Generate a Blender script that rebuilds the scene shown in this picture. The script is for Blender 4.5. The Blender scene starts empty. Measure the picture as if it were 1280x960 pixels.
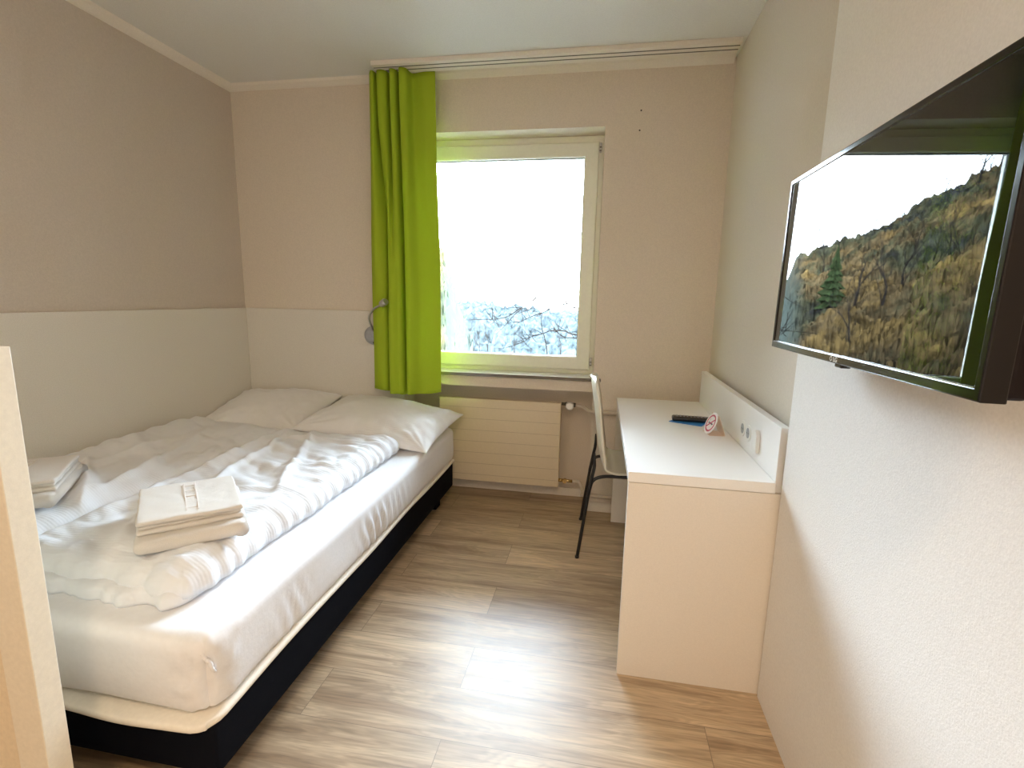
import bpy, bmesh, math, random
from mathutils import Vector, Matrix, noise
random.seed(7)
S = bpy.context.scene
COL = S.collection
PI = math.pi

# ------------------------------------------------------------------ materials
def mat(name, col, rough=0.6, vary=0.05, scale=40.0, bump=0.0, bscale=None, spec=0.5, metal=0.0,
        coat=0.0, transl=0.0, sheen=0.0, stretch=(1, 1, 1), detail=4.0):
    m = bpy.data.materials.new(name); m.use_nodes = True
    nt = m.node_tree; N = nt.nodes; L = nt.links
    b = N['Principled BSDF']
    tc = N.new('ShaderNodeTexCoord'); mp = N.new('ShaderNodeMapping')
    mp.inputs['Scale'].default_value = stretch
    L.new(tc.outputs['Object'], mp.inputs['Vector'])
    nz = N.new('ShaderNodeTexNoise'); nz.inputs['Scale'].default_value = scale
    nz.inputs['Detail'].default_value = detail
    L.new(mp.outputs[0], nz.inputs['Vector'])
    cr = N.new('ShaderNodeValToRGB')
    lo = [max(0, c * (1 - vary)) for c in col]; hi = [min(1, c * (1 + vary)) for c in col]
    cr.color_ramp.elements[0].position = 0.3; cr.color_ramp.elements[1].position = 0.7
    cr.color_ramp.elements[0].color = (*lo, 1); cr.color_ramp.elements[1].color = (*hi, 1)
    L.new(nz.outputs['Fac'], cr.inputs['Fac']); L.new(cr.outputs[0], b.inputs['Base Color'])
    b.inputs['Roughness'].default_value = rough; b.inputs['Metallic'].default_value = metal
    b.inputs['Specular IOR Level'].default_value = spec
    b.inputs['Coat Weight'].default_value = coat; b.inputs['Coat Roughness'].default_value = 0.05
    b.inputs['Sheen Weight'].default_value = sheen
    if bump:
        n2 = N.new('ShaderNodeTexNoise'); n2.inputs['Scale'].default_value = bscale or scale * 3
        n2.inputs['Detail'].default_value = 3
        L.new(mp.outputs[0], n2.inputs['Vector'])
        bp = N.new('ShaderNodeBump'); bp.inputs['Strength'].default_value = bump; bp.inputs['Distance'].default_value = 0.004
        L.new(n2.outputs['Fac'], bp.inputs['Height']); L.new(bp.outputs[0], b.inputs['Normal'])
    if transl:
        t = N.new('ShaderNodeBsdfTranslucent'); L.new(cr.outputs[0], t.inputs['Color'])
        mx = N.new('ShaderNodeMixShader'); mx.inputs[0].default_value = transl
        L.new(b.outputs[0], mx.inputs[1]); L.new(t.outputs[0], mx.inputs[2])
        L.new(mx.outputs[0], N['Material Output'].inputs['Surface'])
    return m

M = {}
M['wall'] = mat('wall_paint_dimmed', (0.61, 0.545, 0.48), 0.9, 0.05, 160, 0.25, 260, spec=0.2)  # tone lowered: the left wall's dimmer light is put into the paint
M['wallb'] = mat('wall_paint_brightened', (0.72, 0.645, 0.55), 0.9, 0.05, 160, 0.25, 260, spec=0.2)  # same paint raised: the back wall's greater brightness is put into the colour
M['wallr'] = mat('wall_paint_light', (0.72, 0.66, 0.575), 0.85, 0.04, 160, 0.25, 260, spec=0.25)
M['panelwall'] = mat('wall_paint_white', (0.83, 0.82, 0.80), 0.8, 0.04, 180, 0.2, 280, spec=0.25)
M['ceil'] = mat('ceiling_paint', (0.74, 0.74, 0.71), 0.95, 0.04, 180, 0.2, 260, spec=0.1)
M['cove'] = mat('coving_plaster', (0.80, 0.75, 0.67), 0.8, 0.03, 120)
M['headb'] = mat('headboard_laminate', (0.72, 0.69, 0.63), 0.55, 0.05, 220, 0.05, spec=0.4)
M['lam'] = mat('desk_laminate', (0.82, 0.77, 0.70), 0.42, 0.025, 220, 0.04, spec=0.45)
M['lamtop'] = mat('desk_laminate_brightened', (0.90, 0.90, 0.89), 0.3, 0.015, 220, 0.02, spec=0.5, coat=0.2)  # same laminate whitened, strong window light on the top put into the colour
M['edge'] = mat('edge_band', (0.76, 0.67, 0.57), 0.5, 0.03, 160)
M['pvc'] = mat('window_plastic', (0.80, 0.79, 0.70), 0.35, 0.02, 60)
M['seal'] = mat('dark_seal', (0.10, 0.095, 0.075), 0.6, 0.1, 80)
M['stone'] = mat('sill_stone', (0.16, 0.14, 0.115), 0.14, 0.15, 9)
M['rad'] = mat('radiator_enamel', (0.72, 0.62, 0.46), 0.42, 0.02, 80)
M['pipe'] = mat('pipe_paint', (0.62, 0.54, 0.45), 0.5, 0.04, 60)
M['brass'] = mat('brass', (0.65, 0.48, 0.22), 0.25, 0.08, 60, metal=1.0)
M['chrome'] = mat('brushed_metal', (0.55, 0.55, 0.56), 0.3, 0.05, 90, metal=0.9)
M['grey'] = mat('grey_plastic', (0.36, 0.38, 0.42), 0.4, 0.05, 70)
M['whitep'] = mat('white_plastic', (0.83, 0.83, 0.81), 0.35, 0.02, 70)
M['shell'] = mat('chair_shell_white', (0.82, 0.80, 0.70), 0.35, 0.02, 60)
M['blackm'] = mat('black_tube', (0.012, 0.012, 0.014), 0.4, 0.2, 60)
M['bedbase'] = mat('bed_base_fabric', (0.004, 0.005, 0.009), 0.9, 0.25, 300, 0.3, 500, spec=0.08)
M['sheet'] = mat('sheet_cotton', (0.80, 0.80, 0.82), 0.8, 0.02, 60, 0.10, 90, sheen=0.1, spec=0.2)
M['pad'] = mat('pad_cotton', (0.84, 0.79, 0.70), 0.8, 0.03, 90, 0.1, 200, spec=0.2)
M['towel'] = mat('towel_terry', (0.84, 0.79, 0.73), 0.95, 0.05, 500, 0.9, 700, sheen=0.3, spec=0.1)
M['curt'] = mat('curtain_green', (0.39, 0.53, 0.030), 0.75, 0.06, 500, 0.15, 900, spec=0.2, transl=0.13)
M['tvblack'] = mat('tv_gloss_black', (0.006, 0.004, 0.004), 0.12, 0.1, 40, spec=0.4)
M['tvback'] = mat('tv_back_black', (0.008, 0.004, 0.004), 0.5, 0.2, 80, spec=0.2)
M['screen'] = mat('tv_screen', (0.004, 0.005, 0.006), 0.012, 0.1, 5, spec=0.55)
M['tvglint'] = mat('tv_highlight', (0.5, 0.5, 0.52), 0.2, 0.05, 40, metal=0.8)
M['remote'] = mat('remote_black', (0.010, 0.011, 0.014), 0.25, 0.2, 90)
M['button'] = mat('remote_buttons', (0.22, 0.23, 0.26), 0.5, 0.1, 90)
M['blue'] = mat('blue_paper', (0.03, 0.22, 0.62), 0.4, 0.12, 30)
M['card'] = mat('white_card', (0.88, 0.85, 0.84), 0.6, 0.02, 60)
M['cardb'] = mat('card_back', (0.80, 0.66, 0.54), 0.7, 0.03, 60)
M['red'] = mat('sign_red', (0.55, 0.06, 0.14), 0.5, 0.08, 60)
M['ink'] = mat('sign_ink', (0.06, 0.03, 0.07), 0.5, 0.1, 60)
M['partn'] = mat('partition_cream', (0.72, 0.62, 0.46), 0.45, 0.05, 120, 0.05)
M['partb'] = mat('partition_board', (0.74, 0.69, 0.58), 0.35, 0.04, 120, 0.05)
M['bark'] = mat('bark', (0.0060, 0.0048, 0.0042), 1.0, 0.3, 12, spec=0.0)
M['barkf'] = mat('bark_far', (0.014, 0.0115, 0.010), 1.0, 0.3, 4, spec=0.0)
M['needle'] = mat('conifer_needles', (0.018, 0.026, 0.010), 1.0, 0.5, 3, spec=0.0)
M['hole'] = mat('drill_hole', (0.05, 0.04, 0.03), 0.9, 0.1, 60)

def floor_mat():
    m = bpy.data.materials.new('oak_planks'); m.use_nodes = True
    nt = m.node_tree; N = nt.nodes; L = nt.links; b = N['Principled BSDF']
    tc = N.new('ShaderNodeTexCoord')
    mp = N.new('ShaderNodeMapping'); mp.inputs['Location'].default_value = (0.408, -1.23 + 0.203 * 8, 0)
    L.new(tc.outputs['Object'], mp.inputs['Vector'])
    br = N.new('ShaderNodeTexBrick')
    br.inputs['Scale'].default_value = 1.0; br.inputs['Brick Width'].default_value = 1.25; br.inputs['Row Height'].default_value = 0.203
    br.inputs['Mortar Size'].default_value = 0.0011; br.inputs['Mortar Smooth'].default_value = 0.3
    br.offset = 0.37; br.offset_frequency = 2
    br.inputs['Color1'].default_value = (0, 0, 0, 1); br.inputs['Color2'].default_value = (1, 1, 1, 1); br.inputs['Mortar'].default_value = (0.5, 0.5, 0.5, 1)
    L.new(mp.outputs[0], br.inputs['Vector'])
    # per plank offset for the grain
    vm = N.new('ShaderNodeVectorMath'); vm.operation = 'MULTIPLY'; vm.inputs[1].default_value = (3.1, 1.7, 7.0)
    L.new(br.outputs['Color'], vm.inputs[0])
    va = N.new('ShaderNodeVectorMath'); va.operation = 'ADD'
    L.new(tc.outputs['Object'], va.inputs[0]); L.new(vm.outputs[0], va.inputs[1])
    m1 = N.new('ShaderNodeMapping'); m1.inputs['Scale'].default_value = (1.1, 9.0, 1)
    L.new(va.outputs[0], m1.inputs['Vector'])
    n1 = N.new('ShaderNodeTexNoise'); n1.inputs['Scale'].default_value = 1.6; n1.inputs['Detail'].default_value = 5; n1.inputs['Distortion'].default_value = 0.6
    L.new(m1.outputs[0], n1.inputs['Vector'])
    m2 = N.new('ShaderNodeMapping'); m2.inputs['Scale'].default_value = (6, 110, 1)
    L.new(va.outputs[0], m2.inputs['Vector'])
    n2 = N.new('ShaderNodeTexNoise'); n2.inputs['Scale'].default_value = 1.0; n2.inputs['Detail'].default_value = 3
    L.new(m2.outputs[0], n2.inputs['Vector'])
    # cathedral rings: iso-lines of the stretched noise
    mu = N.new('ShaderNodeMath'); mu.operation = 'MULTIPLY'; mu.inputs[1].default_value = 85.0
    L.new(n1.outputs['Fac'], mu.inputs[0])
    si = N.new('ShaderNodeMath'); si.operation = 'SINE'; L.new(mu.outputs[0], si.inputs[0])
    cr = N.new('ShaderNodeValToRGB'); e = cr.color_ramp.elements
    e[0].position = 0.30; e[0].color = (0.34, 0.235, 0.145, 1); e[1].position = 0.72; e[1].color = (0.66, 0.52, 0.355, 1)
    k = e.new(0.5); k.color = (0.53, 0.40, 0.265, 1)
    L.new(n1.outputs['Fac'], cr.inputs['Fac'])
    def mix(fac, a, bcol, typ='MULTIPLY'):
        x = N.new('ShaderNodeMix'); x.data_type = 'RGBA'; x.blend_type = typ
        if isinstance(fac, float): x.inputs['Factor'].default_value = fac
        else: L.new(fac, x.inputs['Factor'])
        L.new(a, x.inputs['A'])
        if isinstance(bcol, tuple): x.inputs['B'].default_value = bcol
        else: L.new(bcol, x.inputs['B'])
        return x.outputs['Result']
    r2 = N.new('ShaderNodeValToRGB'); r2.color_ramp.elements[0].color = (0.62, 0.60, 0.57, 1); r2.color_ramp.elements[1].color = (1.12, 1.1, 1.06, 1)
    r2.color_ramp.elements[0].position = 0.3; r2.color_ramp.elements[1].position = 0.6
    L.new(n2.outputs['Fac'], r2.inputs['Fac'])
    c = mix(0.6, cr.outputs[0], r2.outputs[0])
    r3 = N.new('ShaderNodeMapRange'); r3.inputs['From Min'].default_value = -1; r3.inputs['To Min'].default_value = 0.86; r3.inputs['To Max'].default_value = 1.06
    L.new(si.outputs[0], r3.inputs['Value'])
    c = mix(0.9, c, r3.outputs[0])
    r4 = N.new('ShaderNodeMapRange'); r4.inputs['To Min'].default_value = 0.86; r4.inputs['To Max'].default_value = 1.1
    L.new(br.outputs['Color'], r4.inputs['Value'])
    c = mix(1.0, c, r4.outputs[0])
    c = mix(br.outputs['Fac'], c, (0.20, 0.145, 0.10, 1), 'MIX')
    L.new(c, b.inputs['Base Color'])
    rr = N.new('ShaderNodeMapRange'); rr.inputs['To Min'].default_value = 0.32; rr.inputs['To Max'].default_value = 0.46
    b.inputs['Coat Weight'].default_value = 0.12; b.inputs['Coat Roughness'].default_value = 0.4
    L.new(n2.outputs['Fac'], rr.inputs['Value']); L.new(rr.outputs[0], b.inputs['Roughness'])
    b.inputs['Specular IOR Level'].default_value = 0.65
    bp = N.new('ShaderNodeBump'); bp.inputs['Strength'].default_value = 0.2; bp.inputs['Distance'].default_value = 0.0002
    L.new(n2.outputs['Fac'], bp.inputs['Height']); L.new(bp.outputs[0], b.inputs['Normal'])
    return m
M['floor'] = floor_mat()

def linen_mat(name, col):           # white cotton with fine seersucker stripes
    m = mat(name, col, 0.82, 0.015, 30, spec=0.2, sheen=0.1)
    nt = m.node_tree; N = nt.nodes; L = nt.links; b = N['Principled BSDF']
    tc = N.new('ShaderNodeTexCoord')
    w = N.new('ShaderNodeTexWave'); w.wave_type = 'BANDS'; w.bands_direction = 'Y'
    w.inputs['Scale'].default_value = 32; w.inputs['Distortion'].default_value = 2.2; w.inputs['Detail'].default_value = 2; w.inputs['Detail Scale'].default_value = 0.6
    L.new(tc.outputs['Object'], w.inputs['Vector'])
    n = N.new('ShaderNodeTexNoise'); n.inputs['Scale'].default_value = 28; n.inputs['Detail'].default_value = 4
    L.new(tc.outputs['Object'], n.inputs['Vector'])
    ad = N.new('ShaderNodeMath'); ad.operation = 'MULTIPLY_ADD'; ad.inputs[1].default_value = 0.15
    L.new(w.outputs['Fac'], ad.inputs[0]); L.new(n.outputs['Fac'], ad.inputs[2])
    bp = N.new('ShaderNodeBump'); bp.inputs['Strength'].default_value = 0.32; bp.inputs['Distance'].default_value = 0.006
    L.new(ad.outputs[0], bp.inputs['Height']); L.new(bp.outputs[0], b.inputs['Normal'])
    return m
M['duvet'] = linen_mat('duvet_seersucker', (0.77, 0.785, 0.82))
M['pillow'] = linen_mat('pillow_seersucker', (0.82, 0.82, 0.83))

def glass_mat():
    m = bpy.data.materials.new('window_glass'); m.use_nodes = True
    nt = m.node_tree; N = nt.nodes; L = nt.links
    N.remove(N['Principled BSDF'])
    tr = N.new('ShaderNodeBsdfTransparent'); tr.inputs['Color'].default_value = (0.96, 0.98, 0.98, 1)
    gl = N.new('ShaderNodeBsdfGlossy'); gl.inputs['Roughness'].default_value = 0.01
    fr = N.new('ShaderNodeFresnel'); fr.inputs['IOR'].default_value = 1.5
    mx = N.new('ShaderNodeMixShader'); L.new(fr.outputs[0], mx.inputs[0]); L.new(tr.outputs[0], mx.inputs[1]); L.new(gl.outputs[0], mx.inputs[2])
    L.new(mx.outputs[0], N['Material Output'].inputs['Surface'])
    return m
M['glass'] = glass_mat()

def hill_mat():
    m = bpy.data.materials.new('autumn_forest'); m.use_nodes = True
    nt = m.node_tree; N = nt.nodes; L = nt.links; b = N['Principled BSDF']
    tc = N.new('ShaderNodeTexCoord')
    n1 = N.new('ShaderNodeTexNoise'); n1.inputs['Scale'].default_value = 0.16; n1.inputs['Detail'].default_value = 6; n1.inputs['Roughness'].default_value = 0.7
    L.new(tc.outputs['Object'], n1.inputs['Vector'])
    cr = N.new('ShaderNodeValToRGB'); e = cr.color_ramp.elements
    e[0].position = 0.36; e[0].color = (0.022, 0.021, 0.020, 1)
    e[1].position = 0.70; e[1].color = (0.165, 0.100, 0.038, 1)
    for p_, c_ in ((0.44, (0.045, 0.042, 0.022)), (0.52, (0.085, 0.055, 0.026)), (0.60, (0.13, 0.08, 0.028))):
        k = e.new(p_); k.color = (*c_, 1)
    L.new(n1.outputs['Fac'], cr.inputs['Fac'])
    n2 = N.new('ShaderNodeTexNoise'); n2.inputs['Scale'].default_value = 1.6; n2.inputs['Detail'].default_value = 8; n2.inputs['Roughness'].default_value = 0.75
    L.new(tc.outputs['Object'], n2.inputs['Vector'])
    r2 = N.new('ShaderNodeMapRange'); r2.inputs['From Min'].default_value = 0.35; r2.inputs['From Max'].default_value = 0.65
    r2.inputs['To Min'].default_value = 0.15; r2.inputs['To Max'].default_value = 0.95
    L.new(n2.outputs['Fac'], r2.inputs['Value'])
    mx = N.new('ShaderNodeMix'); mx.data_type = 'RGBA'; mx.blend_type = 'MULTIPLY'; mx.inputs['Factor'].default_value = 1
    L.new(cr.outputs[0], mx.inputs['A']); L.new(r2.outputs[0], mx.inputs['B'])
    # the colour is darker at the foot of the hill, paler higher up
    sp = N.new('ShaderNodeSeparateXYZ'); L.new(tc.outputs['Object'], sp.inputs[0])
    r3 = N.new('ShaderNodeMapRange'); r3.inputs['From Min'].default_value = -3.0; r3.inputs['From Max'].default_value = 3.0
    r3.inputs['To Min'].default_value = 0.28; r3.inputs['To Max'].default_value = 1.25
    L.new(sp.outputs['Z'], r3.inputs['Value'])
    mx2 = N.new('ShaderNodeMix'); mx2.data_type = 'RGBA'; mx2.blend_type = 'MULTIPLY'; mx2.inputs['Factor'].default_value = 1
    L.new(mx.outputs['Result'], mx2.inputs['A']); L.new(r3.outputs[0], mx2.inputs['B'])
    # pale haze mixed into the colour at the valley end of the hill
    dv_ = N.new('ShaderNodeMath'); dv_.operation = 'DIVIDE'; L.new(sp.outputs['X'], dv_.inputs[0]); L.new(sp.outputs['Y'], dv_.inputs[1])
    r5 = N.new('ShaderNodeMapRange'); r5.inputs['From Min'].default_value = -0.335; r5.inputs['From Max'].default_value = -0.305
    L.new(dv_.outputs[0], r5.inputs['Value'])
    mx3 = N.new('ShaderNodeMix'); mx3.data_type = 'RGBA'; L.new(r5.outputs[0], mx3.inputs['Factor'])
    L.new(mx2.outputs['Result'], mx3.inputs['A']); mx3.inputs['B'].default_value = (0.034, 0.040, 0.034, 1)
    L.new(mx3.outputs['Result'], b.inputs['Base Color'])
    b.inputs['Roughness'].default_value = 1; b.inputs['Specular IOR Level'].default_value = 0
    return m
M['hill'] = hill_mat()
M['haze'] = mat('haze_tinted_trees', (0.026, 0.032, 0.034), 1.0, 0.7, 0.9, spec=0.0, detail=10)  # far trees' colour with the valley haze mixed in

# ------------------------------------------------------------------ helpers
def link(name, bm_or_me, m, parent=None, smooth=False):
    if isinstance(bm_or_me, bmesh.types.BMesh):
        me = bpy.data.meshes.new(name); bmesh.ops.recalc_face_normals(bm_or_me, faces=bm_or_me.faces)
        bm_or_me.to_mesh(me); bm_or_me.free()
    else: me = bm_or_me
    ms = m if isinstance(m, (list, tuple)) else [m]
    me.materials.clear()
    for x in ms: me.materials.append(x)
    o = bpy.data.objects.new(name, me); COL.objects.link(o)
    if smooth:
        for p in me.polygons: p.use_smooth = True
    if parent: o.parent = parent
    return o
def tag(o, label, cat, group=None, kind=None):
    o['label'] = label; o['category'] = cat
    if group: o['group'] = group
    if kind: o['kind'] = kind
    return o
def thing(name, label, cat, loc=(0, 0, 0), group=None):
    o = bpy.data.objects.new(name, None); COL.objects.link(o); o.location = loc; o.empty_display_size = 0.1
    return tag(o, label, cat, group)
def structure(o):
    o['kind'] = 'structure'; return o
def bx(bm, x0, x1, y0, y1, z0, z1, bev=0.0, seg=2, mi=0):
    t = bmesh.new(); bmesh.ops.create_cube(t, size=1)
    bmesh.ops.scale(t, vec=(x1 - x0, y1 - y0, z1 - z0), verts=t.verts)
    bmesh.ops.translate(t, vec=((x0 + x1) / 2, (y0 + y1) / 2, (z0 + z1) / 2), verts=t.verts)
    if bev: bmesh.ops.bevel(t, geom=t.edges[:], offset=bev, segments=seg, affect='EDGES', profile=0.5)
    for f in t.faces: f.material_index = mi
    merge(bm, t)
def merge(bm, t):
    vm = {v: bm.verts.new(v.co) for v in t.verts}
    for f in t.faces:
        try:
            n = bm.faces.new([vm[v] for v in f.verts]); n.material_index = f.material_index; n.smooth = f.smooth
        except ValueError: pass
    t.free()
def box(*a, **k):
    bm = bmesh.new(); bx(bm, *a, **k); return bm
def cyl(bm, p0, p1, r0, r1=None, n=16, mi=0):
    tube(bm, [p0, p1], [r0, r0 if r1 is None else r1], n, mi)
def tube(bm, pts, rads, n=8, mi=0, smooth=True):
    pts = [Vector(p) for p in pts]
    if not isinstance(rads, (list, tuple)): rads = [rads] * len(pts)
    rings = []; up = None
    for i, p in enumerate(pts):
        d = (pts[min(i + 1, len(pts) - 1)] - pts[max(i - 1, 0)]).normalized()
        if up is None:
            up = Vector((0, 0, 1)) if abs(d.z) < 0.9 else Vector((1, 0, 0))
        a = d.cross(up).normalized(); b_ = a.cross(d).normalized(); up = b_
        rings.append([bm.verts.new(p + (a * math.cos(2 * PI * k / n) + b_ * math.sin(2 * PI * k / n)) * rads[i]) for k in range(n)])
    for i in range(len(rings) - 1):
        for k in range(n):
            f = bm.faces.new((rings[i][k], rings[i][(k + 1) % n], rings[i + 1][(k + 1) % n], rings[i + 1][k])); f.smooth = smooth; f.material_index = mi
    for r in (rings[0], rings[-1]):
        f = bm.faces.new(r); f.material_index = mi
def catmull(P, n):
    P = [Vector(p) for p in P]; Q = [P[0] * 2 - P[1]] + P + [P[-1] * 2 - P[-2]]
    out = []
    for i in range(n):
        t = i / (n - 1) * (len(P) - 1); k = min(int(t), len(P) - 2); u = t - k
        a, b_, c, d = Q[k], Q[k + 1], Q[k + 2], Q[k + 3]
        out.append(0.5 * ((2 * b_) + (c - a) * u + (2 * a - 5 * b_ + 4 * c - d) * u * u + (3 * b_ - a - 3 * c + d) * u ** 3))
    return out
def prism(bm, poly, axis_vec, mi=0):
    a = [bm.verts.new(p) for p in poly]; b_ = [bm.verts.new(Vector(p) + Vector(axis_vec)) for p in poly]
    n = len(a)
    fs = [bm.faces.new(a), bm.faces.new(b_[::-1])] + [bm.faces.new((a[i], b_[i], b_[(i + 1) % n], a[(i + 1) % n])) for i in range(n)]
    for f in fs: f.material_index = mi
def rbox(x0, x1, y0, y1, z0, z1, r, step, disp=None):     # dense rounded box, then displaced
    bm = bmesh.new()
    def axis(a, b_):
        n = max(2, int((b_ - a) / step)); inner = [a + r + (b_ - a - 2 * r) * i / n for i in range(n + 1)]
        e = [a + r * (1 - math.cos(PI / 2 * k / 5)) for k in range(5)]
        return e + inner + [a + b_ - q for q in e[::-1]]
    X, Y, Z = axis(x0, x1), axis(y0, y1), axis(z0, z1); V = {}
    def vert(i, j, k):
        key = (i, j, k)
        if key not in V:
            p = Vector((X[i], Y[j], Z[k]))
            c = Vector((min(max(p.x, x0 + r), x1 - r), min(max(p.y, y0 + r), y1 - r), min(max(p.z, z0 + r), z1 - r)))
            d = p - c
            if d.length > 1e-7:
                # map the square corner shell on to the sphere shell
                mx = max(abs(d.x), abs(d.y), abs(d.z)); p = c + d.normalized() * mx
                nrm = d.normalized()
            else: nrm = Vector((0, 0, 1))
            if disp: p = p + disp(p, nrm)
            V[key] = bm.verts.new(p)
        return V[key]
    nx, ny, nz = len(X) - 1, len(Y) - 1, len(Z) - 1
    for i in range(nx):
        for j in range(ny):
            for k in (0, nz): bm.faces.new((vert(i, j, k), vert(i + 1, j, k), vert(i + 1, j + 1, k), vert(i, j + 1, k)))
    for i in range(nx):
        for k in range(nz):
            for j in (0, ny): bm.faces.new((vert(i, j, k), vert(i + 1, j, k), vert(i + 1, j, k + 1), vert(i, j, k + 1)))
    for j in range(ny):
        for k in range(nz):
            for i in (0, nx): bm.faces.new((vert(i, j, k), vert(i, j + 1, k), vert(i, j + 1, k + 1), vert(i, j, k + 1)))
    return bm
def nz(x, y, z=0.0): return noise.noise(Vector((x, y, z)))
def sstep(a, b_, x):
    t = min(1, max(0, (x - a) / (b_ - a))); return t * t * (3 - 2 * t)

# ------------------------------------------------------------------ room dimensions (metres)
XL, YB, YF, ZC = -2.335, 2.985, -2.2, 2.56
XH = -2.318                     # face of the headboard panel on the left wall
XP, YP = 0.5796, 1.595          # near right wall face and its end
XW = 0.614                      # recessed right wall
WX0, WX1, WZ0, WZ1 = -1.22, -0.028, 0.82, 2.247   # window opening
NX0, NX1, NZ, NY = -1.24, -0.028, 0.755, 3.2      # radiator niche

structure(link('floor', box(-2.6, 0.9, YF - 0.2, 3.26, -0.08, 0), M['floor']))
structure(link('ceiling', box(-2.6, 0.9, YF - 0.2, 3.26, ZC, ZC + 0.1), M['ceil']))
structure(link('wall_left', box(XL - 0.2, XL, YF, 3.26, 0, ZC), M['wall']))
bm = bmesh.new()
prism(bm, [(XW, YP - 0.05, 0), (0.63, 3.26, 0), (0.9, 3.26, 0), (0.9, YP - 0.05, 0)], (0, 0, ZC))
structure(link('wall_right', bm, M['wallr']))
structure(link('wall_right_near', box(XP, 0.9, YF, YP, 0, ZC), M['panelwall']))
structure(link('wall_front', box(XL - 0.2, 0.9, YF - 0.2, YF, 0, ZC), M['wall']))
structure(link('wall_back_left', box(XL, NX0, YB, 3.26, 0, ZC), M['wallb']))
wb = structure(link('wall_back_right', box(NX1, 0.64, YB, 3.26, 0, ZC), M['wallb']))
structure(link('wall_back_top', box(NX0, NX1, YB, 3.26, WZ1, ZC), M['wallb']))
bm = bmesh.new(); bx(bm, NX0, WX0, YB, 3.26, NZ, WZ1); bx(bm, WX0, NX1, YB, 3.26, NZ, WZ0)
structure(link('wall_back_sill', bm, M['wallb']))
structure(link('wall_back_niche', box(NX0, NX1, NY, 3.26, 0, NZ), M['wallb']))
for hx, hz in ((0.159, 2.321), (0.157, 2.22)):
    bm = bmesh.new(); cyl(bm, (hx, YB - 0.0015, hz), (hx, YB + 0.004, hz), 0.0045, n=10)
    link('screw_hole', bm, M['hole'], wb)

# coving
bm = bmesh.new(); prism(bm, [(XL, YF, ZC), (XL + 0.045, YF, ZC), (XL + 0.035, YF, ZC - 0.012), (XL + 0.01, YF, ZC - 0.03), (XL, YF, ZC - 0.034)], (0, YB - YF, 0))
structure(link('trim_1', bm, M['cove']))
bm = bmesh.new(); prism(bm, [(XL, YB, ZC), (XL, YB - 0.045, ZC), (XL, YB - 0.035, ZC - 0.012), (XL, YB - 0.01, ZC - 0.028), (XL, YB, ZC - 0.032)], (0.614 - XL, 0, 0))
structure(link('trim_2', bm, M['cove']))
# baseboards
bm = bmesh.new(); bx(bm, NX1, XW, YB - 0.014, YB, 0, 0.062, 0.003); bx(bm, NX0, NX1, NY - 0.012, NY, 0, 0.055, 0.003)
structure(link('baseboard_back', bm, M['cove']))

# ------------------------------------------------------------------ window
win = bpy.data.objects.new('window_1', None); COL.objects.link(win); structure(win)
FY = 3.13
def frame_ring(x0, x1, z0, z1, w, y0, y1, bev=0.006, wt=None, wb_=None):
    wt = wt or w; wb_ = wb_ or w; bm = bmesh.new(); V = []
    for y in (y0, y1):
        V.append([bm.verts.new((a, y, c)) for a, c in ((x0, z0), (x1, z0), (x1, z1), (x0, z1))])
        V.append([bm.verts.new((a, y, c)) for a, c in ((x0 + w, z0 + wb_), (x1 - w, z0 + wb_), (x1 - w, z1 - wt), (x0 + w, z1 - wt))])
    fo, fi, bo_, bi = V
    for k in range(4):
        n = (k + 1) % 4
        for q in ((fo[k], fo[n], fi[n], fi[k]), (bo_[n], bo_[k], bi[k], bi[n]), (fo[n], fo[k], bo_[k], bo_[n]), (fi[k], fi[n], bi[n], bi[k])): bm.faces.new(q)
    if bev:
        es = [e for e in bm.edges if (e.verts[0].co - e.verts[1].co).length > 1e-6 and len({v in fo or v in bo_ for v in e.verts}) == 1 and abs(e.verts[0].co.y - e.verts[1].co.y) < 1e-6]
        bmesh.ops.bevel(bm, geom=es, offset=bev, segments=2, affect='EDGES', profile=0.5)
    return bm
link('window_frame', frame_ring(WX0, WX1, 0.842, WZ1, 0.045, FY, FY + 0.07), M['pvc'], win)
link('window_sash', frame_ring(WX0 + 0.008, -0.058, 0.868, 2.207, 0.082, FY - 0.018, FY + 0.05, 0.008), M['pvc'], win)
link('glazing_seal', frame_ring(-1.133, -0.137, 0.947, 2.128, 0.006, FY + 0.004, FY + 0.02, 0.001), M['seal'], win)
link('glass_pane', box(-1.14, -0.13, FY + 0.012, FY + 0.018, 0.94, 2.135), M['glass'], win)
bm = bmesh.new(); bx(bm, WX0, WX1 + 0.045, 2.962, YB, 0.822, 0.8395, 0.002); bx(bm, WX0, WX1, YB - 0.003, FY + 0.03, 0.8205, 0.8395)
sl = link('window_sill', bm, M['stone'], win)
link('sill_glare', box(WX0, WX1, 2.964, FY + 0.02, 0.8396, 0.8425, 0.0008), mat('sill_glare_paint', (0.62, 0.59, 0.53), 0.3, 0.08, 12), sl)  # pale layer that paints the glare on the dark sill's top
bm = bmesh.new(); bx(bm, WX0, WX1, FY - 0.006, FY + 0.01, 0.842, 0.852, 0.002)
link('sill_bead', bm, M['pvc'], win)
for zz in (2.15, 0.895):
    h = bmesh.new()
    bx(h, -0.057, -0.044, FY - 0.022, FY + 0.002, zz, zz + 0.05, 0.003)
    hh = link('hinge', h, M['chrome'], win)
    h2 = bmesh.new(); bx(h2, -0.0565, -0.0445, FY - 0.0235, FY - 0.021, zz + 0.022, zz + 0.028); bx(h2, -0.0565, -0.0445, FY - 0.0235, FY - 0.021, zz + 0.004, zz + 0.009)
    link('hinge_gap', h2, M['seal'], hh)

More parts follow.
